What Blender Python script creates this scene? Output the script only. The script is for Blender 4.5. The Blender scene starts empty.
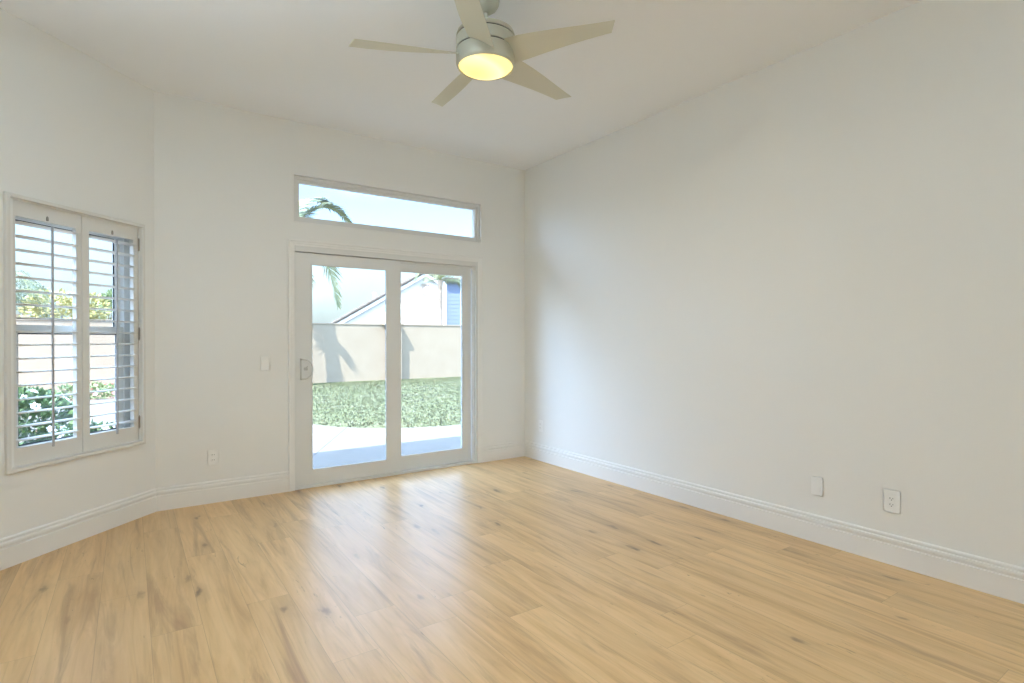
import bpy, math, random
from mathutils import Vector, Matrix

S = bpy.context.scene
COL = S.collection
R = math.radians
random.seed(7)

# ------------------------------------------------------------------ camera
FPX, YAW, PIT, ROLL, CH = 552.47, R(34.701), R(0.277), R(-0.049), 1.2511
cd = bpy.data.cameras.new('camera'); cam = bpy.data.objects.new('camera', cd); COL.objects.link(cam)
fw = Vector((math.sin(YAW)*math.cos(PIT), math.cos(YAW)*math.cos(PIT), -math.sin(PIT)))
rt = Vector((math.cos(YAW), -math.sin(YAW), 0)); up = rt.cross(fw)
rt, up = rt*math.cos(ROLL)+up*math.sin(ROLL), up*math.cos(ROLL)-rt*math.sin(ROLL)
cam.matrix_world = Matrix(((rt.x, up.x, -fw.x, 0), (rt.y, up.y, -fw.y, 0), (rt.z, up.z, -fw.z, CH), (0, 0, 0, 1)))
cd.sensor_width = 36; cd.lens = FPX/1024*36; cd.clip_start = .05; cd.clip_end = 300
S.camera = cam

# ------------------------------------------------------------------ sky, sun, exposure
SUN = Vector((1.7, 1.0, -2.9)).normalized()          # direction the sunlight travels
W_ = bpy.data.worlds.new('world'); S.world = W_; W_.use_nodes = True
wn = W_.node_tree.nodes; wl = W_.node_tree.links
sky = wn.new('ShaderNodeTexSky'); sky.sky_type = 'NISHITA'; sky.sun_disc = False
sky.sun_elevation = math.asin(-SUN.z); sky.sun_rotation = math.atan2(-SUN.x, -SUN.y)
sky.air_density = 1.0; sky.dust_density = 0.5; sky.ozone_density = 1.0
bg = wn['Background']; bg.inputs['Strength'].default_value = 1.0
# clear band of sky low over the garden wall, unseen bright cloud areas higher up and at left added as fill light
SKY_K, CLOUD_FILL_K, BANK_FILL_K = 0.40, 5.4, 9.0
def wmath(op, a, b=0.0, c=0.0):
    n = wn.new('ShaderNodeMath'); n.operation = op
    for i, v in enumerate((a, b, c)):
        if isinstance(v, (int, float)): n.inputs[i].default_value = v
        else: wl.new(v, n.inputs[i])
    return n.outputs[0]
def wramp(v, lo, hi):
    n = wn.new('ShaderNodeMapRange'); n.interpolation_type = 'SMOOTHSTEP'; wl.new(v, n.inputs[0])
    n.inputs[1].default_value = lo; n.inputs[2].default_value = hi; return n.outputs[0]
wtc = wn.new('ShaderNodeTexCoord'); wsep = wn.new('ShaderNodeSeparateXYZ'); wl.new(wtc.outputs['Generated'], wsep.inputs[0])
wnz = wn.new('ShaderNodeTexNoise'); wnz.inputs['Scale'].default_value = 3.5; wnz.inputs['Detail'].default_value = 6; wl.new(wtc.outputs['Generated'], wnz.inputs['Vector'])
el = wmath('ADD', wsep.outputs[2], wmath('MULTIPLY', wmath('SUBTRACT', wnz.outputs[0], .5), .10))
fill_sheet = wmath('MULTIPLY', wramp(el, .235, .40), wmath('MULTIPLY_ADD', wnz.outputs[0], .8, .55))
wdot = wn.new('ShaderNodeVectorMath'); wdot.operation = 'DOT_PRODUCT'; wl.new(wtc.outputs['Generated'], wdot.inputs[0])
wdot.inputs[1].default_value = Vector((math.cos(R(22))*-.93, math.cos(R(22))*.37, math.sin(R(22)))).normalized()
fill_bank = wmath('MULTIPLY', wramp(wdot.outputs['Value'], .86, .96), wmath('MULTIPLY_ADD', wnz.outputs[0], .8, .55))
cl_ = wmath('ADD', wmath('MULTIPLY', fill_sheet, CLOUD_FILL_K), wmath('MULTIPLY', fill_bank, BANK_FILL_K))
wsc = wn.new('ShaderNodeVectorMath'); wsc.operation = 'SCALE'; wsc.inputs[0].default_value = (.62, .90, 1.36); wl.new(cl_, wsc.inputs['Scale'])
wsk = wn.new('ShaderNodeVectorMath'); wsk.operation = 'SCALE'; wl.new(sky.outputs[0], wsk.inputs[0])
low = wramp(wsep.outputs[2], .0, .24); wl.new(wmath('MULTIPLY_ADD', low, SKY_K*.93, SKY_K*.07), wsk.inputs['Scale'])
whz = wn.new('ShaderNodeVectorMath'); whz.operation = 'SCALE'; whz.inputs[0].default_value = (.52, .66, .75); wl.new(wmath('SUBTRACT', 1.0, low), whz.inputs['Scale'])
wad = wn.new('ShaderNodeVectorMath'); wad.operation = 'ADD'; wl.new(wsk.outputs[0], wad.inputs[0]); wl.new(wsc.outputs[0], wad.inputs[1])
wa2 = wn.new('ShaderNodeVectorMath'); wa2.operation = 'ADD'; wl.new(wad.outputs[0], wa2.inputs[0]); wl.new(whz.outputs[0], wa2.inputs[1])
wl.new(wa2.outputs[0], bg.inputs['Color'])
sd = bpy.data.lights.new('sun', 'SUN'); sd.energy = 14.0; sd.angle = R(0.55); sd.color = (1, .97, .92)
sun = bpy.data.objects.new('sun', sd); COL.objects.link(sun)
sun.rotation_euler = SUN.to_track_quat('-Z', 'Y').to_euler(); sun.location = (-8, -6, 14)
FILL_W = 58.0         # watts of the added fill uplight by the left wall
FAN_W = 10.0           # watts of the fan's light
S.view_settings.view_transform = 'Standard'; S.view_settings.look = 'None'
S.view_settings.exposure = 0.05; S.view_settings.gamma = 1.0; S.view_settings.use_curve_mapping = False
cy = S.cycles
cy.use_denoising = True; cy.max_bounces = 12; cy.diffuse_bounces = 8; cy.glossy_bounces = 4
cy.transparent_max_bounces = 16; cy.caustics_reflective = False; cy.caustics_refractive = False
cy.sample_clamp_indirect = 6.0

# ------------------------------------------------------------------ materials
def mat(name, color, rough=.5, metal=0.0, spec=.5, coat=0.0, emit=None, estr=0.0):
    m = bpy.data.materials.new(name); m.use_nodes = True
    b = m.node_tree.nodes['Principled BSDF']
    b.inputs['Base Color'].default_value = (*color, 1)
    b.inputs['Roughness'].default_value = rough; b.inputs['Metallic'].default_value = metal
    b.inputs['Specular IOR Level'].default_value = spec; b.inputs['Coat Weight'].default_value = coat
    if emit:
        b.inputs['Emission Color'].default_value = (*emit, 1); b.inputs['Emission Strength'].default_value = estr
    return m
class NT:
    def __init__(s, m): s.t = m.node_tree; s.n = s.t.nodes; s.l = s.t.links; s.b = s.n['Principled BSDF']
    def new(s, ty, **kw):
        n = s.n.new(ty)
        for k, v in kw.items(): setattr(n, k, v)
        return n
    def put(s, sock, v):
        if hasattr(v, 'is_output') or isinstance(v, bpy.types.NodeSocket): s.l.new(v, sock)
        elif isinstance(v, (tuple, list)) and sock.type == 'RGBA': sock.default_value = (*v[:3], 1)
        else: sock.default_value = v
    def math(s, op, a, b=0.0, c=None):
        n = s.new('ShaderNodeMath', operation=op); s.put(n.inputs[0], a); s.put(n.inputs[1], b)
        if c is not None: s.put(n.inputs[2], c)
        return n.outputs[0]
    def comb(s, x, y, z):
        n = s.new('ShaderNodeCombineXYZ')
        for i, v in enumerate((x, y, z)): s.put(n.inputs[i], v)
        return n.outputs[0]
    def noise(s, vec, scale, detail=4, rough=.5, dist=0.0, dim='3D'):
        n = s.new('ShaderNodeTexNoise', noise_dimensions=dim); s.put(n.inputs['Vector'], vec)
        n.inputs['Scale'].default_value = scale; n.inputs['Detail'].default_value = detail
        n.inputs['Roughness'].default_value = rough; n.inputs['Distortion'].default_value = dist
        return n.outputs[0]
    def ramp(s, fac, stops):
        n = s.new('ShaderNodeValToRGB'); s.put(n.inputs[0], fac)
        e = n.color_ramp.elements
        while len(e) < len(stops): e.new(.5)
        for k, (p, c) in enumerate(stops): e[k].position = p; e[k].color = (*c, 1)
        return n.outputs[0]
    def mix(s, fac, a, b, mode='MIX'):
        n = s.new('ShaderNodeMix', data_type='RGBA', blend_type=mode)
        s.put(n.inputs[0], fac); s.put(n.inputs[6], a); s.put(n.inputs[7], b)
        return n.outputs[2]
    def bump(s, h, strength, dist=.002):
        n = s.new('ShaderNodeBump'); n.inputs['Strength'].default_value = strength
        n.inputs['Distance'].default_value = dist; s.put(n.inputs['Height'], h); s.l.new(n.outputs[0], s.b.inputs['Normal'])
    def obj(s): return s.new('ShaderNodeTexCoord').outputs['Object']
    def pos(s): return s.new('ShaderNodeNewGeometry').outputs['Position']

def paint(name, col, rough, scale=140, strength=.05, spec=.3):
    m = mat(name, col, rough, spec=spec); t = NT(m)
    t.bump(t.noise(t.pos(), scale, 3), strength, .002)
    big = t.noise(t.pos(), .9, 2)
    t.put(t.b.inputs['Base Color'], t.mix(big, tuple(c*.985 for c in col), tuple(min(1, c*1.015) for c in col)))
    return m
WALLP = paint('wall_paint', (.85, .847, .82), .55)
CEILP = paint('ceiling_paint', (.915, .935, .965), .7, 60, .12)
TRIMP = paint('trim_paint', (.86, .85, .825), .32, 220, .02, .45)
VINYL = mat('white_vinyl', (.74, .74, .72), .35, spec=.45)
SHUT = mat('shutter_paint', (.76, .745, .705), .38, spec=.4)
RODM = mat('rod_backlit_grey', (.46, .455, .46), .4, spec=.4)  # shade of the backlit rods put into this grey
PLATE = mat('plate_plastic', (.91, .91, .89), .3, spec=.5)
SLOT = mat('slot_dark', (.03, .03, .03), .6)
STEEL = mat('hinge_steel', (.35, .32, .28), .4, metal=.8)
SEAL = mat('black_seal', (.02, .022, .03), .6)
PEWTER = mat('pewter_enamel', (.50, .49, .40), .38, metal=.25)
GROOVE = mat('fan_gap', (.05, .05, .045), .6)
BLADE = mat('blade_enamel', (.66, .65, .545), .42, metal=.1)
def lens_mat():
    m = mat('frosted_lens', (.55, .50, .33), .35, emit=(1, .82, .30), estr=1.0); t = NT(m)
    o = t.obj(); n = t.new('ShaderNodeVectorMath', operation='DISTANCE'); t.put(n.inputs[0], o); n.inputs[1].default_value = (-.04, .05, 0)
    c = t.ramp(t.math('DIVIDE', n.outputs['Value'], .17), [(0, (.98, .70, .10)), (.45, (1, .82, .27)), (.85, (1, .93, .55)), (1, (1, .84, .32))])
    t.put(t.b.inputs['Emission Color'], c); return m
LENS = lens_mat()
def glass_mat(name, tint=(.97, .985, .98)):
    m = bpy.data.materials.new(name); m.use_nodes = True; n = m.node_tree.nodes; l = m.node_tree.links
    n.remove(n['Principled BSDF'])
    tr = n.new('ShaderNodeBsdfTransparent'); tr.inputs[0].default_value = (*tint, 1)
    gl = n.new('ShaderNodeBsdfGlossy'); gl.inputs['Roughness'].default_value = .01
    ge = n.new('ShaderNodeNewGeometry'); dt = n.new('ShaderNodeVectorMath'); dt.operation = 'DOT_PRODUCT'
    l.new(ge.outputs['Incoming'], dt.inputs[0]); l.new(ge.outputs['True Normal'], dt.inputs[1])
    ops = [('ABSOLUTE', None), ('SUBTRACT', 1.0), ('POWER', 5.0), ('MULTIPLY_ADD', .96)]; prev = dt.outputs['Value']
    for op, v in ops:
        q = n.new('ShaderNodeMath'); q.operation = op
        if op == 'SUBTRACT': q.inputs[0].default_value = v; l.new(prev, q.inputs[1])
        else:
            l.new(prev, q.inputs[0])
            if v: q.inputs[1].default_value = v
            if op == 'MULTIPLY_ADD': q.inputs[2].default_value = .04
        prev = q.outputs[0]
    mx = n.new('ShaderNodeMixShader'); l.new(prev, mx.inputs[0]); l.new(tr.outputs[0], mx.inputs[1]); l.new(gl.outputs[0], mx.inputs[2])
    l.new(mx.outputs[0], n['Material Output'].inputs[0]); return m
GLASS = glass_mat('window_glass')

def floor_mat():
    m = mat('oak_planks', (.5, .35, .2), .33, spec=.43); t = NT(m)
    sep = t.new('ShaderNodeSeparateXYZ'); t.put(sep.inputs[0], t.pos()); X, Y = sep.outputs[0], sep.outputs[1]
    PW, PL = .19, 1.52
    xs = t.math('DIVIDE', t.math('ADD', X, 10 + .0), PW); ix = t.math('FLOOR', xs); fx = t.math('SUBTRACT', xs, ix)
    wn1 = t.new('ShaderNodeTexWhiteNoise', noise_dimensions='1D'); t.put(wn1.inputs['W'], ix)
    ys = t.math('ADD', t.math('DIVIDE', t.math('ADD', Y, 20), PL), t.math('MULTIPLY', wn1.outputs[0], 7.31)); iy = t.math('FLOOR', ys); fy = t.math('SUBTRACT', ys, iy)
    wn2 = t.new('ShaderNodeTexWhiteNoise', noise_dimensions='2D'); t.put(wn2.inputs['Vector'], t.comb(ix, iy, 0))
    rnd = wn2.outputs[0]; off = t.math('MULTIPLY', rnd, 53.0)
    # grain stretched along the plank
    v1 = t.comb(t.math('ADD', t.math('MULTIPLY', X, 9.0), off), t.math('MULTIPLY', Y, .75), off)
    g1 = t.noise(v1, 1.6, 5, .6, .6)
    v2 = t.comb(t.math('ADD', t.math('MULTIPLY', X, 60.0), off), t.math('MULTIPLY', Y, 2.4), off)
    g2 = t.noise(v2, 1.5, 4, .65)
    # cathedral rings
    v3 = t.comb(t.math('ADD', t.math('MULTIPLY', X, 5.0), off), t.math('MULTIPLY', Y, .42), off)
    ring = t.noise(v3, 1.3, 2, .5, .3)
    ring = t.math('ABSOLUTE', t.math('SINE', t.math('MULTIPLY', ring, 46.0)))
    base = t.ramp(g1, [(.26, (.44, .265, .13)), (.42, (.62, .40, .20)), (.58, (.70, .47, .245)), (.78, (.75, .52, .285))])
    base = t.mix(t.math('MULTIPLY', t.math('SUBTRACT', 1.0, g2), .42), base, (.46, .30, .155))
    base = t.mix(t.math('MULTIPLY', t.math('POWER', ring, 6.0), .16), base, (.42, .265, .13))
    # knots with a dark heart and a soft halo stretched along the grain
    vk = t.comb(t.math('ADD', t.math('MULTIPLY', X, 2.9), off), t.math('MULTIPLY', Y, 1.0), off)
    dv = t.new('ShaderNodeVectorMath', operation='ADD'); t.put(dv.inputs[0], vk)
    nz = t.new('ShaderNodeTexNoise'); t.put(nz.inputs['Vector'], t.comb(t.math('MULTIPLY', X, 22), t.math('MULTIPLY', Y, 9), 0)); nz.inputs['Scale'].default_value = 1
    sc_ = t.new('ShaderNodeVectorMath', operation='SCALE'); t.put(sc_.inputs[0], nz.outputs['Color']); sc_.inputs['Scale'].default_value = .17
    t.put(dv.inputs[1], sc_.outputs[0])
    vo = t.new('ShaderNodeTexVoronoi', voronoi_dimensions='2D'); t.put(vo.inputs['Vector'], dv.outputs[0]); vo.inputs['Scale'].default_value = 1.25
    k = vo.outputs['Distance']
    sepc = t.new('ShaderNodeSeparateColor'); t.put(sepc.inputs[0], vo.outputs['Color'])
    gate = t.math('MULTIPLY', t.math('GREATER_THAN', sepc.outputs[0], .52), t.math('ADD', .35, t.math('MULTIPLY', sepc.outputs[1], .65)))
    halo = t.math('MULTIPLY', gate, t.ramp(k, [(0, (1, 1, 1)), (.07, (.6, .6, .6)), (.21, (0, 0, 0))]))
    heart = t.math('MULTIPLY', gate, t.ramp(k, [(0, (1, 1, 1)), (.03, (.85, .85, .85)), (.07, (0, 0, 0))]))
    base = t.mix(t.math('MULTIPLY', halo, .65), base, (.34, .215, .115))
    base = t.mix(t.math('MULTIPLY', heart, .75), base, (.115, .07, .04))
    # long dark mineral streaks
    vs = t.comb(t.math('ADD', t.math('MULTIPLY', X, 11.0), t.math('MULTIPLY', off, 1.7)), t.math('MULTIPLY', Y, .85), off)
    st = t.ramp(t.noise(vs, 1.0, 4, .6, 1.3), [(.0, (0, 0, 0)), (.53, (0, 0, 0)), (.68, (.65, .65, .65)), (.80, (1, 1, 1))])
    base = t.mix(t.math('MULTIPLY', st, .78), base, (.31, .185, .10))
    # short dark crescents inside the streaks
    vc = t.comb(t.math('ADD', t.math('MULTIPLY', X, 34.0), t.math('MULTIPLY', off, 2.3)), t.math('MULTIPLY', Y, 7.0), off)
    cr = t.noise(vc, 1.0, 3, .6, 2.2)
    cr = t.ramp(cr, [(.0, (0, 0, 0)), (.64, (0, 0, 0)), (.72, (1, 1, 1))])
    gate2 = t.ramp(t.noise(t.comb(t.math('ADD', t.math('MULTIPLY', X, 6.0), off), t.math('MULTIPLY', Y, 1.3), off), 1.0, 2), [(.50, (0, 0, 0)), (.66, (1, 1, 1))])
    base = t.mix(t.math('MULTIPLY', t.math('MULTIPLY', cr, gate2), .85), base, (.22, .135, .075))
    # each plank its own tone
    tone = t.math('ADD', .97, t.math('MULTIPLY', rnd, .14))
    hs = t.new('ShaderNodeHueSaturation'); t.put(hs.inputs['Color'], base); t.put(hs.inputs['Value'], tone)
    hs.inputs['Saturation'].default_value = 1.05
    # seams
    ex = t.math('MULTIPLY', t.math('MINIMUM', fx, t.math('SUBTRACT', 1.0, fx)), PW)
    ey = t.math('MULTIPLY', t.math('MINIMUM', fy, t.math('SUBTRACT', 1.0, fy)), PL)
    seam = t.math('LESS_THAN', t.math('MINIMUM', ex, ey), .0013)
    col = t.mix(t.math('MULTIPLY', seam, .30), hs.outputs[0], (.16, .10, .055))
    t.put(t.b.inputs['Base Color'], col)
    t.put(t.b.inputs['Roughness'], t.math('ADD', .29, t.math('MULTIPLY', g2, .12)))
    h = t.math('SUBTRACT', t.math('MULTIPLY', g2, .35), t.math('MULTIPLY', seam, 1.0))
    t.bump(h, .22, .0012)
    return m
FLOORM = floor_mat()

def ground_mat(name, c1, c2, scale, rough=.9, bump=.3, bd=.01):
    m = mat(name, c1, rough, spec=.2); t = NT(m)
    f = t.noise(t.pos(), scale, 6, .65)
    t.put(t.b.inputs['Base Color'], t.ramp(f, [(.3, c1), (.7, c2)]))
    t.bump(t.noise(t.pos(), scale*6, 4), bump, bd); return m
CONCRETE = ground_mat('broom_concrete', (.150, .138, .122), (.172, .160, .144), 3.0, .85, .2, .003)
JOINT = mat('concrete_joint', (.075, .071, .066), .9)
LAWNM = ground_mat('lawn_soil', (.115, .132, .066), (.17, .18, .10), 3.0, .9, .1, .004)
MULCH = ground_mat('mulch_bed', (0.276, 0.169, 0.127), (0.434, 0.296, 0.237), 16.0)
STUCCO = ground_mat('fence_stucco', (.305, .247, .186), (.34, .28, .215), 2.2, .95, .15, .003)
HWALL = ground_mat('house_stucco', (.74, .74, .72), (.78, .78, .76), 2.0, .9, .2, .004)
HBLUE = mat('house_siding', (0.148, 0.187, 0.268), .6)
HTRIM = mat('house_trim', (.78, .78, .77), .6)
TILE = ground_mat('roof_tile', (.11, .095, .08), (.18, .16, .14), 7.0)
VENTM = mat('vent_paint', (0.632, 0.533, 0.494), .7)
SOFFIT = mat('soffit_paint', (.72, .71, .68), .7)
def grass_mat():
    m = mat('grass_blade', (.3, .4, .14), .6, spec=.2); t = NT(m)
    f = t.noise(t.pos(), 1.7, 5, .7, .4)
    t.put(t.b.inputs['Normal'], t.comb(0.0, 0.0, 1.0))
    t.put(t.b.inputs['Base Color'], t.ramp(f, [(.30, (.110, .132, .058)), (.5, (.145, .162, .080)), (.62, (.18, .188, .110)), (.8, (.225, .222, .150))]))
    return m
GRASSM = grass_mat()
def leaf_mat(name, c1, c2, scale=4.0, rough=.5):
    m = mat(name, c1, rough, spec=.35); t = NT(m)
    f = t.noise(t.pos(), scale, 3); t.put(t.b.inputs['Base Color'], t.ramp(f, [(.35, c1), (.65, c2)])); return m
PALML = leaf_mat('palm_leaf', (.11, .145, .08), (.21, .235, .13))
PALMR = leaf_mat('palm_rachis', (.22, .25, .09), (.30, .31, .13))
PALMT = ground_mat('palm_trunk', (0.276, 0.218, 0.169), (0.434, 0.356, 0.286), 9.0)
LEAFD = leaf_mat('leaf_dark', (0.036, 0.083, 0.031), (0.094, 0.169, 0.060), 9.0)
LEAFG = leaf_mat('leaf_green', (0.138, 0.198, 0.083), (0.226, 0.286, 0.127), 3.0)
LEAFY = leaf_mat('leaf_yellow', (0.335, 0.317, 0.109), (0.455, 0.406, 0.177), 3.0)
LEAFB = leaf_mat('leaf_grey', (0.198, 0.247, 0.187), (0.296, 0.325, 0.268), 3.0)
PETAL = mat('white_petal', (0.900, 0.900, 0.900), .6)
PETALP = mat('pink_petal', (0.790, 0.335, 0.317), .6)
BARK = ground_mat('bark', (0.177, 0.138, 0.099), (0.276, 0.218, 0.169), 12.0)
LEDM = mat('fill_lamp_glow', (.9, .9, .88), .5, emit=(1, .95, .86), estr=1.5)  # glow of the added fill uplights

# ------------------------------------------------------------------ mesh helpers
class MB:
    def __init__(s): s.v = []; s.f = []
    def add(s, vs, fs):
        o = len(s.v); s.v += [tuple(p) for p in vs]; s.f += [tuple(i+o for i in f) for f in fs]; return s
    def box(s, x0, y0, z0, x1, y1, z1):
        v = [(x, y, z) for z in (z0, z1) for y in (y0, y1) for x in (x0, x1)]
        return s.add(v, [(0, 2, 3, 1), (4, 5, 7, 6), (0, 1, 5, 4), (2, 6, 7, 3), (0, 4, 6, 2), (1, 3, 7, 5)])
    def loft(s, rings, closed=True, caps=True):
        n = len(rings[0]); o = len(s.v)
        for r in rings: s.v += [tuple(p) for p in r]
        for i in range(len(rings)-1):
            for j in range(n if closed else n-1):
                a = o+i*n+j; b = o+i*n+(j+1) % n
                s.f.append((a, b, b+n, a+n))
        if caps:
            s.f.append(tuple(o+j for j in reversed(range(n)))); e = o+(len(rings)-1)*n
            s.f.append(tuple(e+j for j in range(n)))
        return s
    def tube(s, pts, rad, n=8, caps=True):
        pts = [Vector(p) for p in pts]; rings = []
        for i, p in enumerate(pts):
            d = (pts[min(i+1, len(pts)-1)]-pts[max(i-1, 0)]).normalized()
            a = Vector((0, 0, 1)) if abs(d.z) < .9 else Vector((1, 0, 0))
            u = d.cross(a).normalized(); w = d.cross(u)
            r = rad[i] if isinstance(rad, (list, tuple)) else rad
            rings.append([p+(u*math.cos(2*math.pi*k/n)-w*math.sin(2*math.pi*k/n))*r for k in range(n)])
        return s.loft(rings, True, caps)
    def lathe(s, prof, n=48, c=(0, 0, 0)):
        rings = [[(c[0]+r*math.cos(2*math.pi*k/n), c[1]+r*math.sin(2*math.pi*k/n), c[2]+z) for k in range(n)] for r, z in prof]
        return s.loft(rings, True, True)
    def cyl_y(s, x, z, r, y0, y1, n=16):
        return s.tube([(x, y0, z), (x, y1, z)], r, n)
def link(name, me, m, parent=None):
    o = bpy.data.objects.new(name, me); COL.objects.link(o)
    if m: me.materials.append(m)
    if parent: o.parent = parent
    return o
def build(name, mb, m, parent=None, smooth=0, bevel=0.0, segs=2, flip=True):
    me = bpy.data.meshes.new(name); me.from_pydata(mb.v, [], mb.f)
    import bmesh
    bm = bmesh.new(); bm.from_mesh(me)
    if flip: bmesh.ops.recalc_face_normals(bm, faces=bm.faces)
    if bevel: bmesh.ops.bevel(bm, geom=[e for e in bm.edges if len(e.link_faces) == 2 and e.calc_face_angle(0) > .6], offset=bevel, segments=segs, affect='EDGES', clamp_overlap=True)
    bm.to_mesh(me); bm.free()
    if smooth:
        for p in me.polygons: p.use_smooth = True
        me.set_sharp_from_angle(angle=R(smooth))
    me.update()
    return link(name, me, m, parent)
def tag(o, label=None, cat=None, group=None, kind=None):
    if label: o['label'] = label
    if cat: o['category'] = cat
    if group: o['group'] = group
    if kind: o['kind'] = kind
    return o
def empty(name, loc=(0, 0, 0), rz=0.0, label=None, cat=None, group=None, kind=None, parent=None):
    o = bpy.data.objects.new(name, None); COL.objects.link(o); o.location = loc; o.rotation_euler = (0, 0, rz)
    o.empty_display_size = .1
    if parent: o.parent = parent
    return tag(o, label, cat, group, kind)
def struct(name, mb, m, **kw): return tag(build(name, mb, m, **kw), kind='structure')
def copy_tree(o, parent=None):
    c = o.copy(); COL.objects.link(c)
    if parent: c.parent = parent
    for ch in [x for x in bpy.data.objects if x.parent == o]: copy_tree(ch, c)
    return c

# ------------------------------------------------------------------ room dimensions
H, D, XR, XL, TH = 3.05, 4.776, 3.472, 0.1513, .15
BACK = -2.6
SL = 1.5                                             # length of the angled bay wall
r2 = math.sqrt(.5)
LX, LY = XL-SL*r2, D-SL*r2                           # far end of the bay wall
BAY = R(45)                                          # bay wall frame: local x = -s, local y = outwards

def wall_with_holes(mb, x0, x1, y0, y1, z0, z1, holes):
    xs = sorted({x0, x1, *[h[0] for h in holes], *[h[1] for h in holes]})
    zs = sorted({z0, z1, *[h[2] for h in holes], *[h[3] for h in holes]})
    solid = lambda i, j: 0 <= i < len(xs)-1 and 0 <= j < len(zs)-1 and not any(h[0] <= (xs[i]+xs[i+1])/2 <= h[1] and h[2] <= (zs[j]+zs[j+1])/2 <= h[3] for h in holes)
    def vid(i, j, k): return (xs[i], (y0, y1)[k], zs[j])
    for i in range(len(xs)-1):
        for j in range(len(zs)-1):
            if not solid(i, j): continue
            a, b, c, d = (i, j), (i+1, j), (i+1, j+1), (i, j+1)
            mb.add([vid(*p, 0) for p in (a, b, c, d)], [(0, 1, 2, 3)])
            mb.add([vid(*p, 1) for p in (a, d, c, b)], [(0, 1, 2, 3)])
            for (p, q, di, dj) in ((a, b, 0, -1), (b, c, 1, 0), (c, d, 0, 1), (d, a, -1, 0)):
                if not solid(i+di, j+dj):
                    mb.add([vid(*p, 0), vid(*q, 0), vid(*q, 1), vid(*p, 1)], [(0, 1, 2, 3)])
    return mb
def weld(o):
    import bmesh
    bm = bmesh.new(); bm.from_mesh(o.data); bmesh.ops.remove_doubles(bm, verts=bm.verts, dist=1e-5)
    bmesh.ops.recalc_face_normals(bm, faces=bm.faces); bm.to_mesh(o.data); bm.free(); return o

# floor, ceiling
def plan(e):  # room outline grown by e
    return [(XR+e, BACK-e), (XR+e, D+e), (XL-e*.414, D+e), (LX-e, LY+e*.414), (LX-e, BACK-e)]
def slab(z0, z1, e):
    p = plan(e); return MB().loft([[(x, y, z0) for x, y in p], [(x, y, z1) for x, y in p]])
struct('floor', slab(-.12, 0, .0), FLOORM)
struct('ceiling', slab(H, H+.12, TH), CEILP)
# walls
DOOR = (1.10, 2.905, 0.0, 2.035)
TRAN = (1.117, 2.927, 2.222, 2.612)
weld(struct('wall_back', wall_with_holes(MB(), XL-.06, XR+TH, D, D+TH, -.12, H, [DOOR, TRAN]), WALLP))
struct('wall_right', MB().box(XR, BACK-TH, -.12, XR+TH, D, H), WALLP)
WIN = (-.962, -.125, .54, 2.03)
wb = weld(struct('wall_bay', wall_with_holes(MB(), -SL-.06, 0, 0, TH, -.12, H, [WIN]), WALLP)); wb.location = (XL, D, 0); wb.rotation_euler = (0, 0, BAY)
LW = []
wl_ = MB(); wall_with_holes(wl_, BACK-TH, LY, 0, TH, -.12, H, LW); wl_.v = [(LX-y, x, z) for x, y, z in wl_.v]
weld(struct('wall_left', wl_, WALLP))
weld(struct('wall_rear', wall_with_holes(MB(), LX, XR, BACK-TH, BACK, -.12, H, []), WALLP))
# baseboards
BB = [(0, 0), (.016, 0), (.016, .108), (.0145, .1095), (.006, .111), (.0055, .118), (.0135, .1205), (.0155, .125), (.0152, .139), (.0135, .1425), (.0055, .1445), (.005, .151), (.0115, .1535), (.012, .158), (.0105, .163), (.006, .167), (0, .167)]
def sweep(name, prof, path, side=1, m=TRIMP, closed=False, axis=None, smooth=35):
    """profile (d, h) swept along a floor path with mitred corners; d points to the left of the path * side"""
    n = len(path); dirs = [(Vector(path[i+1])-Vector(path[i])).normalized() for i in range(n-1)]
    offs = []
    for i in range(n):
        a = dirs[max(i-1, 0)]; b = dirs[min(i, n-2)]
        na = Vector((-a.y, a.x))*side; nb = Vector((-b.y, b.x))*side
        mm = (na+nb).normalized(); offs.append(mm/max(.2, mm.dot(na)))
    out = []
    for i in range(n-1):
        rings = [[(path[k][0]+offs[k].x*d, path[k][1]+offs[k].y*d, z) for d, z in prof] for k in (i, i+1)]
        out.append(rings)
    return out
path = [(1.07, D), (XL, D), (LX, LY), (LX, .12)]
for nm, rg in zip(('baseboard_back', 'baseboard_bay', 'baseboard_left'), sweep('', BB, path, 1)):
    struct(nm, MB().loft(rg), TRIMP, smooth=35)
path = [(2.938, D), (XR, D), (XR, BACK)]
for nm, rg in zip(('baseboard_back_corner', 'baseboard_right'), sweep('', BB, path, -1)):
    struct(nm, MB().loft(rg), TRIMP, smooth=35)

# ------------------------------------------------------------------ sliding glass door
# casing: profile swept round a U in the wall plane (local u = x, w = z, depth towards the room)
def frame_sweep(mb, pts, prof, y, closed=False):
    n = len(pts); P = [Vector(p) for p in pts]
    seg = n if closed else n-1
    dirs = [(P[(i+1) % n]-P[i]).normalized() for i in range(seg)]
    rings = []
    for i in range(n):
        a = dirs[(i-1) % seg] if (closed or i > 0) else dirs[0]; b = dirs[i % seg] if (closed or i < seg) else dirs[-1]
        na = Vector((-a.y, a.x)); nb = Vector((-b.y, b.x)); mm = (na+nb).normalized(); mm /= mm.dot(na)
        rings.append([(P[i].x+mm.x*u, y-d, P[i].y+mm.y*u) for u, d in prof])
    if closed: rings.append(rings[0])
    mb.loft(rings, True, not closed); return mb
CAS = [(0, 0), (0, .018), (.004, .021), (.012, .021), (.016, .016), (.020, .0145), (.030, .0145), (.034, .011), (.048, .010), (.050, .008), (.050, 0)]
CAS = [(-u, d) for u, d in CAS]
cs = MB(); frame_sweep(cs, [(1.07, 0), (1.07, 2.073), (2.938, 2.073), (2.938, 0)], CAS, D)
struct('trim_1', cs, TRIMP, smooth=30)
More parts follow.
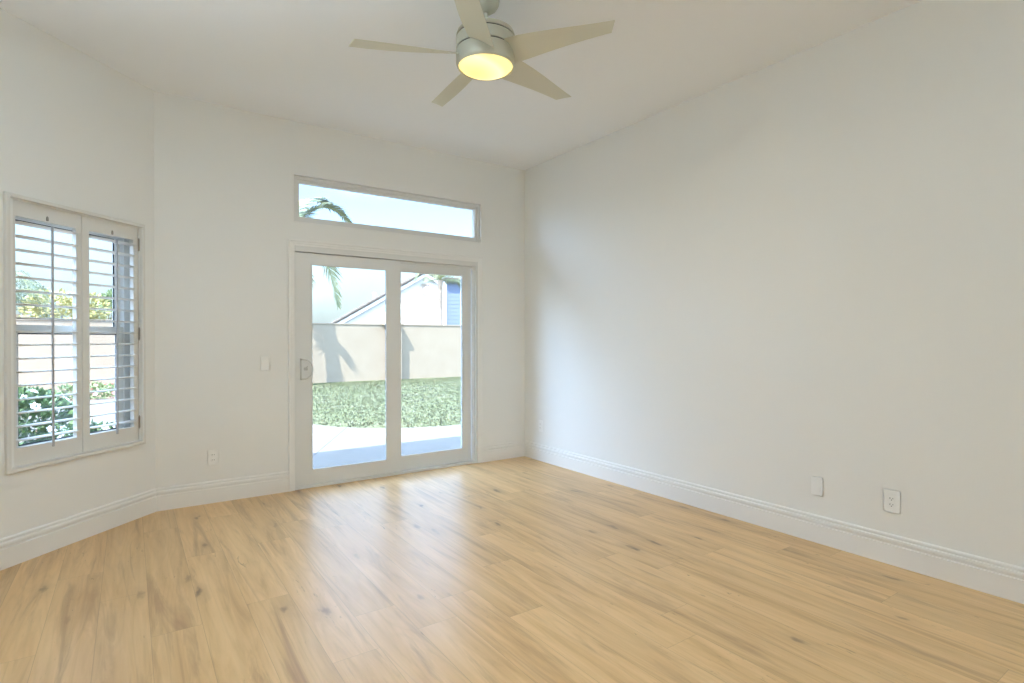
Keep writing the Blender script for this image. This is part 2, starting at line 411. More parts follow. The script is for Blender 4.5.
dr = empty('door_1', (2.0, D, 0), 0, kind='structure')
def rel(mb, o): mb.v = [(x-o[0], y-o[1], z-o[2]) for x, y, z in mb.v]; return mb
DO = (2.0, D, 0)
fr = MB()
fr.box(1.101, D-.004, 0, 1.128, D+.135, 2.034).box(2.862, D-.004, 0, 2.904, D+.135, 2.034)
fr.box(1.128, D-.004, 1.978, 2.862, D+.135, 2.034).box(1.128, D-.004, 0.0, 2.862, D+.135, .022)
fr.box(1.128, D+.055, .022, 2.862, D+.061, .040).box(1.128, D+.055, 1.955, 2.862, D+.061, 1.978)
fr.box(2.845, D+.012, .022, 2.862, D+.05, 1.978)
build('door_frame', rel(fr, DO), VINYL, dr, bevel=.002, segs=1)
sl = MB().box(1.129, D+.010, .868, 1.135, D+.012, .87)
def panel_frame(x0, x1, z0, z1, y0, y1, gx0, gx1, gz0, gz1):
    m = MB(); wall_with_holes(m, x0, x1, y0, y1, z0, z1, [(gx0, gx1, gz0, gz1)]); return m
def bead(x0, x1, z0, z1, y, m=None, w=.010, d=.006):
    m = m or MB(); frame_sweep(m, [(x0, z0), (x0, z1), (x1, z1), (x1, z0)], [(0, 0), (0, d), (-w*.4, d), (-w, d*.3), (-w, 0)], y, True); return m
sp = weld(build('sliding_panel', rel(panel_frame(1.130, 2.066, .024, 1.972, D+.012, D+.050, 1.258, 1.930, .142, 1.882), DO), VINYL, dr, bevel=0))
build('glazing_bead', rel(bead(1.258, 1.930, .142, 1.882, D+.012), DO), VINYL, sp)
build('glass_pane', rel(MB().box(1.258, D+.034, .142, 1.930, D+.040, 1.882), DO), GLASS, sp)
build('glass_seal', rel(bead(1.2585, 1.9295, .1425, 1.8815, D+.034, None, .004, .003), DO), SEAL, sp)
fp = weld(build('fixed_panel', rel(panel_frame(1.985, 2.845, .024, 1.974, D+.064, D+.104, 2.070, 2.752, .146, 1.887), DO), VINYL, dr, bevel=0))
build('glazing_bead', rel(bead(2.070, 2.752, .146, 1.887, D+.064), DO), VINYL, fp)
build('glass_pane', rel(MB().box(2.070, D+.084, .146, 2.752, D+.090, 1.887), DO), GLASS, fp)
build('glass_seal', rel(bead(2.0705, 2.7515, .1465, 1.8865, D+.084, None, .004, .003), DO), SEAL, fp)
# D-shaped pull handle
hd = MB()
hd.box(1.168, D-.001, .910, 1.180, D+.013, 1.090)
arc = [(1.175 + .085*math.sin(math.pi*k/14)**.8, D-.020-.012*math.sin(math.pi*k/14), 1.0 + .082*math.cos(math.pi*k/14)) for k in range(15)]
hd.tube([(1.175, D+.004, 1.082)]+arc+[(1.175, D+.004, .918)], .0058, 10)
hb = build('door_handle', rel(hd, DO), mat('handle_enamel', (.58, .56, .52), .3, metal=.2), dr, smooth=40)
lt = MB(); lt.box(1.198, D+.004, .988, 1.228, D+.013, 1.012); lt.tube([(1.208, D+.002, 1.004), (1.226, D-.006, 1.024)], .0045, 8)
build('thumb_latch', rel(lt, DO), mat('latch_grey', (.50, .49, .46), .4, metal=.3), hb, bevel=.002)

# ------------------------------------------------------------------ transom window
tw = empty('window_1', (2.02, D, 2.222), kind='structure'); TO = (2.02, D, 2.222)
def ring(mb, x0, x1, z0, z1, w, y0, y1, wb=None, wt=None):
    wb = wb or w; wt = wt or w
    wall_with_holes(mb, x0, x1, y0, y1, z0, z1, [(x0+w, x1-w, z0+wb, z1-wt)]); return mb
f = MB(); ring(f, 1.118, 2.926, 2.223, 2.611, .030, D+.028, D+.12); weld(build('window_frame', rel(f, TO), VINYL, tw))
f = MB(); ring(f, 1.148, 2.896, 2.253, 2.581, .022, D+.040, D+.085); weld(build('sash', rel(f, TO), VINYL, tw))
build('glass_pane', rel(MB().box(1.170, D+.060, 2.275, 2.874, D+.066, 2.559), TO), GLASS, tw)
f = MB(); ring(f, 1.113, 2.931, 2.218, 2.616, .006, D-.004, D+.010); weld(build('plaster_bead', rel(f, TO), TRIMP, tw))

# ------------------------------------------------------------------ bay window (behind the shutters)
bw = empty('window_2', (XL, D, 0), BAY, kind='structure')
f = MB(); ring(f, -.961, -.126, .541, 2.029, .045, .085, .145); weld(build('window_frame', f, VINYL, bw))
f = MB(); ring(f, -.916, -.171, 1.288, 1.984, .040, .118, .140); us = weld(build('upper_sash', f, VINYL, bw))
build('glass_pane', MB().box(-.876, .128, 1.328, -.211, .132, 1.944), GLASS, us)
f = MB(); ring(f, -.916, -.171, .586, 1.335, .048, .092, .114); ls = weld(build('lower_sash', f, VINYL, bw))
build('glass_pane', MB().box(-.868, .102, .634, -.219, .106, 1.287), GLASS, ls)
f = MB(); ring(f, -.869, -.218, .633, 1.288, .008, .098, .102); weld(build('glass_seal', f, SEAL, ls))
f = MB(); ring(f, -.877, -.210, 1.327, 1.945, .008, .124, .128); weld(build('glass_seal', f, SEAL, us))
f = MB().box(-.961, .0, .525, -.126, .085, .5405); build('window_sill', f, TRIMP, bw)

# ------------------------------------------------------------------ plantation shutters
sh = empty('plantation_shutters', (XL, D, 0), BAY, 'off-white two-panel plantation shutters with open louvers in the angled wall', 'shutters')
f = MB(); frame_sweep(f, [(-1.012, .512), (-1.012, 2.058), (-.100, 2.058), (-.100, .512)], [(0, 0), (0, .018), (-.004, .022), (-.020, .022), (-.024, .017), (-.026, -.045), (-.034, -.045), (-.034, -.052), (-.014, -.052), (-.012, 0)], 0, True)
build('shutter_frame', f, SHUT, sh, smooth=30)
def louver(x0, x1, z, n, parent):
    rings = []
    for x in (x0, x0+.002, x1-.002, x1):
        k = .8 if x in (x0, x1) else 1
        rings.append([(x, n+.0445*math.cos(t)*k, z+.0055*math.sin(t)*k - .0445*math.cos(t)*math.tan(R(1.5))) for t in [2*math.pi*i/16 for i in range(16)]])
    return build('louver', MB().loft(rings), SHUT, parent, smooth=50)
def shutter_panel(s0, s1, o0, o1, hinge_s):
    m = MB(); wall_with_holes(m, -s1, -s0, .012, .040, .531, 2.045, [(-o1, -o0, .640, 1.942)])
    p = weld(build('shutter_panel', m, SHUT, sh))
    for i in range(17):
        louver(-o1+.001, -o0-.001, .680+.0768*i, .028, p)
    c = (o0+o1)/2
    rod = MB(); rod.box(-c-.0055, -.029, .618, -c+.0055, -.018, 1.915); build('tilt_rod', rod, RODM, p, bevel=.002)
    build('rod_notch', MB().lathe([(.0055, 0), (.007, .004), (.007, .014), (.0055, .024), (.001, .028)], 12, (-c, .011, 1.948)), STEEL, p, smooth=40)
    for z in (.668, 1.288, 1.914):
        h = MB(); h.tube([(-hinge_s, .006, z-.040), (-hinge_s, .006, z+.040)], .0055, 10)
        h.tube([(-hinge_s, .006, z-.046), (-hinge_s, .006, z-.041)], .0035, 8).tube([(-hinge_s, .006, z+.041), (-hinge_s, .006, z+.046)], .0035, 8)
        build('hinge', h, STEEL, p, smooth=40)
    return p
shutter_panel(.549, .982, .585, .940, .984)
shutter_panel(.130, .545, .167, .498, .128)

# ------------------------------------------------------------------ wall plates
def plate(name, loc, rz, label, cat, kind, w=.072, h=.118, group=None):
    """local x along the wall, local -y into the room, origin at the plate's centre on the wall"""
    e = empty(name, loc, rz, label, cat, group)
    m = MB().box(-w/2, -.0065, -h/2, w/2, 0, h/2); build('cover_plate', m, PLATE, e, bevel=.0035, segs=3, smooth=40)
    if kind != 'switch':
        for z in (-.0475, .0475): build('screw', MB().cyl_y(0, z, .003, -.0078, -.006, 10), PLATE, e)
    if kind == 'outlet':
        b = build('receptacle', MB().box(-.0165, -.0085, -.0335, .0165, -.006, .0335), PLATE, e, bevel=.002)
        s = MB()
        for z in (-.017, .017):
            s.box(-.0082, -.0092, z-.0045, -.0058, -.0084, z+.0045).box(.0058, -.0092, z-.0035, .0082, -.0084, z+.0035)
            s.cyl_y(0, z-.0095, .0025, -.0092, -.0084, 10)
        build('slots', s, SLOT, b)
    elif kind == 'duplex':
        for z in (-.0195, .0195):
            b = build('receptacle', MB().lathe([(.0168, 0), (.0168, .0018), (.0155, .0026)], 24), PLATE, e, smooth=30)
            b.rotation_euler = (R(90), 0, 0); b.location = (0, -.0063, z); b.scale = (1, .82, 1)
            s = MB().box(-.0082, .0015-.006, .0024, -.0058, .0065, .0034).box(.0058, -.0035, .0024, .0082, .0055, .0034)
            build('slots', s, SLOT, b)
    elif kind == 'switch':
        build('rocker', MB().add([(-.0165, -.0062, -.0335), (.0165, -.0062, -.0335), (.0165, -.0062, .0335), (-.0165, -.0062, .0335),
              (-.0165, -.0075, -.0335), (.0165, -.0075, -.0335), (.0165, -.0125, .0335), (-.0165, -.0125, .0335)],
              [(3, 2, 1, 0), (4, 5, 6, 7), (0, 1, 5, 4), (1, 2, 6, 5), (2, 3, 7, 6), (3, 0, 4, 7)]), PLATE, e, bevel=.001)
    elif kind == 'blank':
        build('insert', MB().box(-.0165, -.0080, -.0335, .0165, -.006, .0335), PLATE, e, bevel=.0015)
    return e
plate('light_switch', (.895, D, 1.057), 0, 'white rocker light switch on the back wall left of the sliding door', 'light switch', 'switch')
plate('wall_outlet', (.523, D, .347), 0, 'white outlet low on the back wall between the corner and the sliding door', 'outlet', 'duplex', group='wall outlets')
plate('wall_outlet', (XR, 1.315, .350), R(-90), 'white outlet with dark slots, nearest on the long right wall', 'outlet', 'outlet', .086, .128, group='wall outlets')
plate('blank_wall_plate', (XR, 1.719, .346), R(-90), 'plain white plate without slots, beside the slotted outlet on the right wall', 'wall plate', 'blank', .072, .116)
plate('wall_outlet', (XR, 4.49, .356), R(-90), 'small white outlet at the far end of the right wall near the corner', 'outlet', 'duplex', .076, .120, group='wall outlets')

# ------------------------------------------------------------------ ceiling fan
FX, FY = 1.557, 2.491
fan = empty('ceiling_fan', (FX, FY, H), 0, 'pewter five-blade ceiling fan with a lit round lamp', 'ceiling fan')
build('canopy', MB().lathe([(.074, 0), (.074, -.012), (.070, -.032), (.058, -.052), (.040, -.066), (.022, -.074), (.016, -.076)], 48), PEWTER, fan, smooth=40)
build('downrod', MB().lathe([(.0125, -.06), (.0125, -.18)], 24), PEWTER, fan, smooth=40)
Z0 = -.152
build('coupling', MB().lathe([(.016, -0.1150), (.028, -0.1200), (.03, -0.1450), (.038, -0.1650), (.05, -0.1720)], 32), PEWTER, fan, smooth=40)
hs_ = build('motor_housing', MB().lathe([(.045, -0.1650), (.100, -0.1680), (.135, -0.1740), (.150, -0.1840), (.1545, -0.1960), (.1545, -0.2060)], 64), PEWTER, fan, smooth=35)
build('rim_gap', MB().lathe([(.148, -0.2040), (.148, -0.2160)], 64), GROOVE, hs_, smooth=35)
build('motor_band', MB().lathe([(.1545, -0.2140), (.1555, -0.2190), (.1555, -0.2680), (.1545, -0.2720)], 64), PEWTER, fan, smooth=35)
build('blade_gap', MB().lathe([(.148, -0.2700), (.148, -0.2820)], 64), GROOVE, hs_, smooth=35)
lk = build('light_kit', MB().lathe([(.1545, -0.2790), (.1565, -0.2840), (.1565, -0.3450), (.152, -0.3580), (.147, -0.3630), (.1435, -0.3600), (.1435, -0.3400)], 64), PEWTER, fan, smooth=35)
ln = build('lamp_lens', MB().lathe([(.1434, 0), (.143, -.004), (.132, -.016), (.112, -.027), (.082, -.036), (.045, -.0415), (.012, -.043), (.001, -.043)], 64), LENS, lk, smooth=60)
ln.location = (0, 0, -.350)
def blade_mesh():
    st = []; N = 18; root, tip = .135, .685
    for i in range(N):
        t = i/(N-1); r = root+(tip-root)*t
        chord = .150*(1-t)+.092*t + .012*math.sin(math.pi*t)*(1-t)
        pitch = R(28*(1-t)**1.2+3*t)
        sweep_ = -.008*math.sin(math.pi*t)
        ring = []
        for k in range(14):
            a = 2*math.pi*k/14; c_ = chord/2*math.copysign(abs(math.cos(a))**.8, math.cos(a)); th_ = .0035*math.sin(a)
            cutr = r + (.020*(-c_/(chord/2))*t**6)
            y = c_+sweep_; z = th_+.010*(1-(c_/(chord/2))**2)*.4
            ring.append((cutr, y*math.cos(pitch)+z*math.sin(pitch), -y*math.sin(pitch)+z*math.cos(pitch)))
        st.append(ring)
    return MB().loft(st)
bl = build('blade', blade_mesh(), BLADE, fan, smooth=50)
A0 = 157.0
for k in range(5):
    o = bl if k == 0 else bl.copy()
    if k: COL.objects.link(o)
    o.location = (0, 0, -.304); o.rotation_euler = (0, 0, R(A0-72*k))
fl = bpy.data.lights.new('fan_lamp', 'AREA'); fl.shape = 'DISK'; fl.size = .26; fl.energy = FAN_W; fl.color = (1, .95, .84)
flo = bpy.data.objects.new('fan_lamp', fl); COL.objects.link(flo); flo.location = (FX, FY, H-.398)
# unseen fill uplights added to brighten the room, by left wall and rear right corner
for (px, py, watts, lab) in ((-.62, 1.40, FILL_W, 'added unseen fill uplight by the left wall, left of the shuttered window'),
                             (3.0, -2.2, FILL_W*.70, 'added unseen fill uplight in the rear right corner of the room')):
    e = empty('fill_uplight', (px, py, 0), 0, lab, 'fill light', 'added fill uplights')
    build('base', MB().lathe([(.001, 0), (.14, 0), (.14, .015), (.12, .025), (.02, .035), (.001, .036)], 40), PEWTER, e, smooth=40)
    build('pole', MB().lathe([(.011, .03), (.011, 1.62)], 20), PEWTER, e, smooth=40)
    build('bowl_shade', MB().lathe([(.012, 1.60), (.06, 1.61), (.12, 1.64), (.165, 1.70), (.17, 1.705), (.16, 1.70), (.115, 1.65), (.05, 1.625), (.012, 1.62)], 48), PEWTER, e, smooth=40)
    build('bulb', MB().lathe([(.001, 1.625), (.03, 1.63), (.05, 1.655), (.03, 1.68), (.001, 1.685)], 24), LEDM, e, smooth=60)
    al = bpy.data.lights.new('uplight', 'AREA'); al.shape = 'DISK'; al.size = .32; al.energy = watts; al.color = (.68, .86, 1); al.spread = R(130)
    ao = bpy.data.objects.new('uplight', al); COL.objects.link(ao); ao.location = (px, py, 1.72); ao.rotation_euler = (math.pi, 0, 0)

# ------------------------------------------------------------------ outside: ground, patio, lawn
GZ = -.10
curve = [(1.15, 17.25), (1.2, 15.0), (1.35, 12.8), (1.75, 10.8), (2.38, 9.02), (2.70, 8.40), (3.19, 7.97), (3.78, 7.70), (4.34, 7.62), (6.0, 7.60), (9.0, 7.8), (16.0, 8.2)]
def catmull(P, n=8):
    out = []
    for i in range(len(P)-1):
        p0, p1, p2, p3 = (Vector(P[max(0, i-1)]), Vector(P[i]), Vector(P[i+1]), Vector(P[min(len(P)-1, i+2)]))
        for k in range(n):
            t = k/n; out.append(.5*((2*p1)+(p2-p0)*t+(2*p0-5*p1+4*p2-p3)*t*t+(3*p1-p0-3*p2+p3)*t**3))
    out.append(Vector(P[-1])); return out
cv = catmull(curve)
yard = MB().box(-14, -14, GZ-.14, 40, 60, GZ-.10); struct('ground', yard, CONCRETE)
bed = MB().box(-9, 15.5, GZ-.10, 1.15, 17.3, GZ-.012); struct('planting_bed', bed, MULCH)
pp = [(p.x, p.y) for p in cv]+[(16, D+TH), (XL-.062, D+TH), (LX-TH*.707, LY+TH*.707), (LX-TH, LY-.06), (LX-TH, BACK-TH), (XR+TH, BACK-TH), (XR+TH, BACK-9), (-9, BACK-9), (-9, 15.5), (1.13, 15.5)]
poly = MB(); n = len(pp)
poly.add([(x, y, GZ-.08) for x, y in pp]+[(x, y, GZ) for x, y in pp], [tuple(range(n)), tuple(range(n, 2*n))]+[(i, (i+1) % n, n+(i+1) % n, n+i) for i in range(n)])
struct('patio_slab', poly, CONCRETE)
lp = [(p.x, p.y) for p in cv]+[(16, 17.3), (1.15, 17.3)]
n = len(lp); lm = MB(); LZ = GZ+.004
lm.add([(x, y, LZ-.08) for x, y in lp]+[(x, y, LZ) for x, y in lp], [tuple(range(n)), tuple(range(n, 2*n))]+[(i, (i+1) % n, n+(i+1) % n, n+i) for i in range(n)])
struct('lawn_ground', lm, LAWNM)
jm = MB(); a = Vector((1.55, 6.2)); b = Vector((2.72, 8.36)); d_ = (b-a).normalized(); nn = Vector((-d_.y, d_.x))*.008
jm.add([(*(a+nn), GZ+.001), (*(b+nn), GZ+.001), (*(b-nn), GZ+.001), (*(a-nn), GZ+.001), (*(a+nn), GZ-.01), (*(b+nn), GZ-.01), (*(b-nn), GZ-.01), (*(a-nn), GZ-.01)],
       [(0, 1, 2, 3), (7, 6, 5, 4), (0, 4, 5, 1), (1, 5, 6, 2), (2, 6, 7, 3), (3, 7, 4, 0)])
struct('patio_joint', jm, JOINT)
# grass blades
def inside(x, y):
    c = False; j = len(lp)-1
    for i in range(len(lp)):
        xi, yi = lp[i]; xj, yj = lp[j]
        if (yi > y) != (yj > y) and x < (xj-xi)*(y-yi)/(yj-yi)+xi: c = not c
        j = i
    return c
g = MB(); rg = random.Random(3); cnt = 0
while cnt < 60000:
    x = rg.uniform(1.8, 12.5); y = 7.5+9.55*rg.random()**1.15
    if x < .20*y or x > .66*y+.6: continue
    if not inside(x, y) or (x-4.14)**2+(y-16.5)**2 < .12: continue
    h = rg.uniform(.015, .035); w = rg.uniform(.006, .011)*(1+y*.04); a = rg.uniform(0, math.pi); lx, ly = rg.gauss(0, .025), rg.gauss(0, .025)
    c, s = math.cos(a)*w, math.sin(a)*w
    g.add([(x-c, y-s, LZ), (x+c, y+s, LZ), (x+lx, y+ly, LZ+h)], [(0, 1, 2)]); cnt += 1
tag(build('grass', g, GRASSM, flip=False), 'short green lawn grass between patio and garden wall', 'grass', kind='stuff')

# garden wall with pier
gw = empty('garden_wall', (7, 17.3, GZ), 0, 'beige stucco garden wall across the back of the yard', 'garden wall'); GO = (7, 17.3, GZ)
build('wall_face', rel(MB().box(-9, 17.3, GZ-.05, 22, 17.5, 1.70), GO), STUCCO, gw)
build('coping', rel(MB().box(-9, 17.28, 1.70, 22, 17.52, 1.745), GO), STUCCO, gw, bevel=.008)
pr = build('pier', rel(MB().box(6.94, 17.08, GZ-.05, 7.41, 17.3, 1.70), GO), STUCCO, gw, bevel=.01)
build('pier_cap', rel(MB().box(6.80, 17.0, 1.70, 7.45, 17.54, 1.78), GO), STUCCO, pr, bevel=.012)

# own roof eave over the door
struct('roof_eave', MB().box(-2.6, D+TH, 2.98, 9.0, D+TH+.70, 3.10).box(-2.6, D+TH+.66, 2.92, 9.0, D+TH+.70, 2.98), SOFFIT)
struct('added_eave_left', MB().box(LX-TH-1.0, BACK-1.2, 2.98, LX-TH, LY, 3.10), SOFFIT)  # unseen eave added to block sun on the left side
struct('added_eave_rear', MB().box(LX-TH, BACK-TH-1.0, 2.98, XR+TH, BACK-TH, 3.10), SOFFIT)  # unseen eave added to block sun at the rear
e2 = struct('roof_eave_bay', MB().box(-SL-.5, TH, 2.98, .0, TH+.70, 3.10), SOFFIT); e2.location = (XL, D, 0); e2.rotation_euler = (0, 0, BAY)

# ------------------------------------------------------------------ neighbouring house
nh = empty('neighbour_house', (11.15, 23.0, GZ), R(-17), 'white gabled house with tiled roof beyond the garden wall', 'house'); NO = (11.15, 23.0, GZ)
AX, AZ, SLP = 11.15, 4.42, .598
def gz(x): return AZ-abs(x-AX)*SLP
x0, x1 = 5.4, 16.9
w_ = MB(); pl = [(x0, GZ), (x1, GZ), (x1, gz(x1)-.28), (AX, AZ-.28), (x0, gz(x0)-.28)]
w_.loft([[(x, 23.2, z) for x, z in pl], [(x, 31, z) for x, z in pl]]); build('house_wall', rel(w_, NO), HWALL, nh)
rf = MB()
for sgn in (-1, 1):
    xe = AX+sgn*6.0
    pl = [(AX, AZ), (xe, gz(xe)), (xe, gz(xe)-.13), (AX, AZ-.13)]
    rf.loft([[(x, 23.0, z) for x, z in pl], [(x, 31.2, z) for x, z in pl]])
    # scalloped ends of the rake tiles
    for k in range(17):
        xx = AX+sgn*(.2+.35*k); rf.tube([(xx, 23.2, gz(xx)-.03), (xx, 31.2, gz(xx)-.03)], .05, 8)
build('tile_roof', rel(rf, NO), TILE, nh)
rk = MB()
for sgn in (-1, 1):
    for k in range(16):
        xa, xb = AX+sgn*(.36*k+.40), AX+sgn*.36*k
        rk.tube([(xa, 22.98, gz(xa)-.055), (xb, 22.98, gz(xb)-.065)], [.085, .07], 10)
build('rake_tiles', rel(rk, NO), TILE, nh, smooth=50)
fa = MB()
for sgn in (-1, 1):
    xe = AX+sgn*6.0
    pl = [(AX, AZ-.13), (xe, gz(xe)-.13), (xe, gz(xe)-.30), (AX, AZ-.30)]
    fa.loft([[(x, 22.98, z) for x, z in pl], [(x, 23.04, z) for x, z in pl]])
build('rake_board', rel(fa, NO), HTRIM, nh)
vt = MB(); ring(vt, 10.92, 11.38, 3.31, 3.80, .05, 23.12, 23.2)
for k in range(6):
    z = 3.38+.064*k; vt.add([(10.95, 23.15, z), (11.35, 23.15, z), (11.35, 23.195, z+.045), (10.95, 23.195, z+.045), (10.95, 23.15, z+.008), (11.35, 23.15, z+.008), (11.35, 23.195, z+.053), (10.95, 23.195, z+.053)], [(0, 1, 2, 3), (4, 7, 6, 5), (0, 4, 5, 1), (2, 6, 7, 3), (0, 3, 7, 4), (1, 5, 6, 2)])
build('gable_vent', rel(vt, NO), VENTM, nh)
bay = MB().box(11.95, 22.5, GZ, 14.6, 23.2, 3.92)
bb_ = build('side_wing', rel(bay, NO), HBLUE, nh)
sd_ = MB()
for k in range(22): sd_.add([(11.95, 22.5, .1+.17*k), (14.6, 22.5, .1+.17*k), (14.6, 22.492, .1+.17*k), (11.95, 22.492, .1+.17*k), (11.95, 22.5, .265+.17*k), (14.6, 22.5, .265+.17*k)], [(0, 1, 2, 3), (3, 2, 5, 4), (0, 3, 4), (1, 5, 2)])
build('siding', rel(sd_, NO), HBLUE, bb_)
build('corner_trim', rel(MB().box(11.9, 22.45, GZ, 12.0, 23.2, 3.92).box(12.64, 22.45, GZ, 12.73, 22.5, 3.92), NO), HTRIM, bb_)
build('wing_roof', rel(MB().box(11.85, 22.2, 3.92, 14.8, 23.2, 4.0), NO), TILE, bb_)
vp = MB().tube([(8.9, 23.5, 2.8), (8.9, 23.5, 3.30)], .06, 10); vp.tube([(8.9, 23.5, 3.28), (8.9, 23.5, 3.36)], .09, 10)
build('vent_pipe', rel(vp, NO), VENTM, nh, smooth=40)

# ------------------------------------------------------------------ plants
def frond(mb_l, mb_r, pts, L, rad=.02, n=46, droop=.5, rnd=None, wid=.022, lift=.25):
    """pinnate palm frond: rachis through pts, drooping leaflets on both sides"""
    rnd = rnd or random.Random(1); P = catmull3(pts, 12)
    mb_r.tube(P, [rad*(1-.85*i/(len(P)-1)) for i in range(len(P))], 6)
    for i in range(n):
        t = .10+.9*i/n; f_ = t*(len(P)-1); k = min(int(f_), len(P)-2); p = P[k].lerp(P[k+1], f_-k)
        d = (P[k+1]-P[k]).normalized(); side = d.cross(Vector((0, 0, 1)))
        if side.length < .05: side = Vector((1, 0, 0))
        side.normalize(); upv = side.cross(d)
        ln_ = L*(math.sin(math.pi*min(1, .12+.82*t))**.7)*rnd.uniform(.85, 1.1)
        for s_ in (-1, 1):
            dr_ = (side*s_*1.0+d*.75+upv*(lift+rnd.uniform(-.15, .15))).normalized()
            m1 = p+dr_*ln_*.5; m2 = p+dr_*ln_*.95+Vector((0, 0, -droop*ln_))
            wv = d*wid*.5
            mb_l.add([p-wv*.5, p+wv*.5, m1+wv, m2, m1-wv], [(0, 1, 2, 4), (4, 2, 3)])
def catmull3(P, n=10): return catmull(P, n)
def palm(name, base, top, fr_list, label, L, trunk_r=(.15, .11), seeds=1, droop=.45, rad=.025, group=None, n=46, auto=0, size=1.6, lm=None, rm=None, wid=None):
    e = empty(name, base, 0, label, 'palm tree', group); rnd = random.Random(seeds)
    B = Vector(base); T = Vector(top); tr = MB()
    pts = [B+(T-B)*t for t in [i/24 for i in range(25)]]
    tr.tube([tuple(p-B) for p in pts], [(trunk_r[0]+(trunk_r[1]-trunk_r[0])*i/24)*(1.10 if i % 2 else .97) for i in range(25)], 12)
    build('trunk', tr, PALMT, e, smooth=60)
    lists = [[Vector(q)-B for q in f_] for f_ in fr_list]; wid = wid or .03*size/1.6
    for k in range(auto):
        a = 2*math.pi*k/auto+rnd.uniform(-.2, .2); el = rnd.choice([.9, .55, .2, -.25]); dx, dy = math.cos(a), math.sin(a); s_ = size*rnd.uniform(.85, 1.1)
        c = T-B
        lists.append([c, c+Vector((dx*.3*s_, dy*.3*s_, (.12+.38*el)*s_)), c+Vector((dx*.68*s_, dy*.68*s_, (.10+.45*el)*s_)), c+Vector((dx*.95*s_, dy*.95*s_, (-.22+.3*el)*s_))])
    for f_ in lists:
        l, r_ = MB(), MB(); frond(l, r_, f_, L, rad, n, droop, rnd, wid=wid)
        fo = build('frond', l, lm or PALML, e, flip=False); build('rachis', r_, rm or PALMR, fo, smooth=60)
    return e
y1 = 16.5; C = (3.70, y1, 4.36)
palm('palm_tree', (4.14, y1, GZ), C, [
    [C, (4.10, 17.2, 4.72), (4.45, 17.5, 5.06), (4.92, 17.6, 5.36), (5.48, 17.65, 5.32), (5.90, 17.7, 4.92)],
    [C, (4.00, 17.1, 4.95), (4.40, 17.5, 5.40), (4.90, 17.8, 5.62), (5.42, 18.0, 5.52)],
    [C, (4.25, 17.2, 4.50), (4.87, 17.5, 4.06), (5.16, 17.6, 3.48), (5.33, 17.6, 2.86), (5.45, 17.6, 2.28)],
    [(3.76, y1, 3.7), (3.92, y1+.05, 3.5), (3.98, y1+.1, 3.1), (3.96, y1+.1, 2.7)],
    [C, (3.75, 17.1, 5.0), (3.8, 17.9, 5.3), (3.75, 18.8, 4.7)],
    [C, (3.3, 16.6, 5.0), (2.7, 16.6, 5.2), (2.1, 16.6, 4.6)],
    ], 'palm tree in the yard, its fronds arching into the left side of the glass door', .62, (.17, .10), 5, .20, .042, None, 84, 0, 1.6, wid=.065)
yb = 20.0; C2 = (10.33, yb, 3.62)
palm('palm_tree', (10.29, yb, GZ), C2, [], 'slender palm tree beyond the garden wall in front of the white gable', .34, (.12, .10), 11, .6, .016, None, 34, 16, 1.15,
     leaf_mat('palm_leaf_pale', (.12, .15, .07), (.22, .24, .13)))
def leafy(mb, c, rx, ry, rz, n, size, rnd, up=.3, shell=.55):
    for _ in range(n):
        while True:
            v = Vector((rnd.uniform(-1, 1), rnd.uniform(-1, 1), rnd.uniform(-1, 1)))
            if shell < v.length < 1: break
        p = Vector((c[0]+v.x*rx, c[1]+v.y*ry, c[2]+v.z*rz)); s_ = size*rnd.uniform(.6, 1.25)
        d = (v.normalized()+Vector((rnd.gauss(0, .6), rnd.gauss(0, .6), up+rnd.gauss(0, .5)))).normalized()
        t = d.cross(Vector((rnd.gauss(0, 1), rnd.gauss(0, 1), rnd.gauss(0, 1)))).normalized()*s_*.28; n_ = d.cross(t).normalized()*s_*.06
        mb.add([p, p+d*s_*.5+t+n_, p+d*s_, p+d*s_*.5-t+n_], [(0, 1, 2), (0, 2, 3)])
def tree(base, label, blobs, m, n, size, seed, trunk=(.14, .06), group=None):
    e = empty('garden_tree', base, 0, label, 'tree', group); rnd = random.Random(seed); f_ = MB(); t = MB()
    top = max(b[2] for b in blobs)
    t.tube([(0, 0, 0), (.05, .02, top*.4), (0, 0, top*.75)], [trunk[0], trunk[0]*.8, trunk[1]], 8)
    for b in blobs:
        t.tube([(.02, .01, top*.35), (b[0]*.6, b[1]*.6, b[2]*.85), b[:3]], [trunk[1], trunk[1]*.7, .015], 6)
        leafy(f_, b[:3], b[3], b[3], b[4], int(n*b[3]), size, rnd)
    build('trunk', t, BARK, e, smooth=60); build('crown', f_, m, e, flip=False); return e
tr_ = 'trees beyond the garden wall'
tree((-1.75, 22.5, GZ), 'yellowish leafy tree beyond the garden wall, seen through the left shutter panel', [(0, 0, 2.1, 1.0, .75), (.7, .1, 2.35, .55, .45), (-.4, 0, 2.45, .5, .4)], LEAFY, 900, .15, 21, group=tr_)
tree((-.62, 24.5, GZ), 'rounded green tree beyond the garden wall, seen through the right shutter panel', [(0, 0, 2.2, .55, .6), (.25, 0, 2.75, .4, .35), (-.3, 0, 1.6, .5, .5)], LEAFG, 1100, .14, 22, group=tr_)
tree((-3.3, 26.5, GZ), 'grey green tree far beyond the garden wall', [(0, 0, 2.2, .9, .8), (1.4, 0, 2.0, .8, .7), (.3, 0, 3.0, .5, .45)], LEAFB, 700, .16, 23, group=tr_)
C3 = (-2.95, 20.0, 2.3)
palm('palm_tree', (-2.9, 20.0, GZ), C3, [], 'low feathery palm beyond the garden wall, seen through the left shutter panel', .34, (.14, .12), 17, .55, .02, None, 34, 15, 1.25)
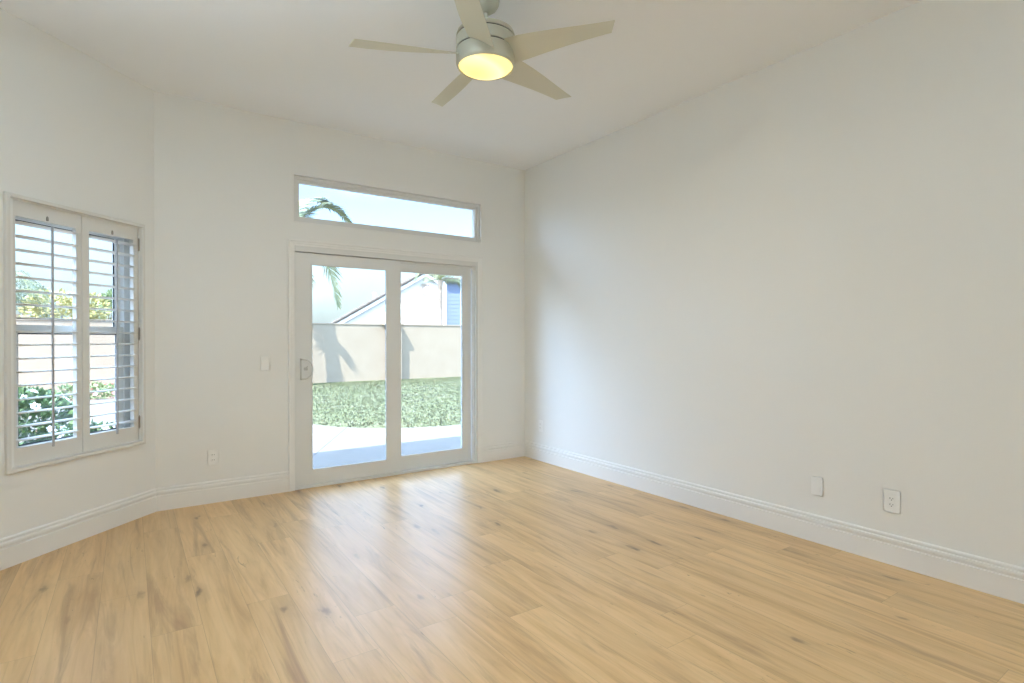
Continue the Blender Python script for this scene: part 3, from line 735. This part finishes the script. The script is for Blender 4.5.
# flowering shrubs outside the bay window
def shrub(base, label, rx, rz, n, seed, flowers, petals=(PETAL,), m=LEAFD, size=.085, cat='shrub'):
    e = empty('flowering_shrub' if flowers else 'green_shrub', base, 0, label, cat); rnd = random.Random(seed); f_ = MB()
    leafy(f_, (0, 0, rz), rx, rx*.8, rz, n, size, rnd, .35, .35); build('foliage', f_, m, e, flip=False)
    st = MB()
    for k in range(7):
        a = rnd.uniform(0, 6.28); st.tube([(0, 0, 0), (math.cos(a)*rx*.4, math.sin(a)*rx*.35, rz*.9), (math.cos(a)*rx*.7, math.sin(a)*rx*.6, rz*1.5)], [.014, .01, .005], 5)
    build('stems', st, BARK, e)
    for k in range(flowers):
        a = rnd.uniform(0, 6.28); el = rnd.uniform(-.35, 1.35); v = Vector((math.cos(a)*math.cos(el)*rx, math.sin(a)*math.cos(el)*rx*.8, rz+math.sin(el)*rz))*1.0
        fm = MB(); q = v.normalized(); q = Vector((v.x/rx, v.y/rx, .6)).normalized(); t = q.orthogonal().normalized(); b_ = q.cross(t)
        for layer in (0, 1):
            rr = .055-.022*layer
            for j in range(6):
                an = j*math.pi/3+layer*.5; d = t*math.cos(an)+b_*math.sin(an); s2 = -t*math.sin(an)+b_*math.cos(an); o_ = q*.01*layer
                fm.add([v+o_, v+d*rr*.55+s2*rr*.36+q*.006+o_, v+d*rr+q*.016+o_, v+d*rr*.55-s2*rr*.36+q*.006+o_], [(0, 1, 2, 3)])
        build('flower', fm, petals[k % len(petals)], e, flip=False)
    return e
shrub((-1.02, 7.85, GZ), 'dark leaved shrub with white flowers outside the shuttered window, left', .62, .40, 2600, 31, 44)
shrub((-.33, 7.0, GZ), 'smaller white flowering shrub outside the shuttered window, beside the larger one', .30, .24, 700, 32, 14)
shrub((-1.75, 13.2, GZ), 'low bright green shrub in front of the garden wall', .55, .24, 700, 33, 0, m=LEAFG, size=.12)
shrub((-.75, 15.9, GZ), 'low shrub with pink flowers along the garden wall', .8, .16, 900, 34, 18, (PETALP,), LEAFG, .09)
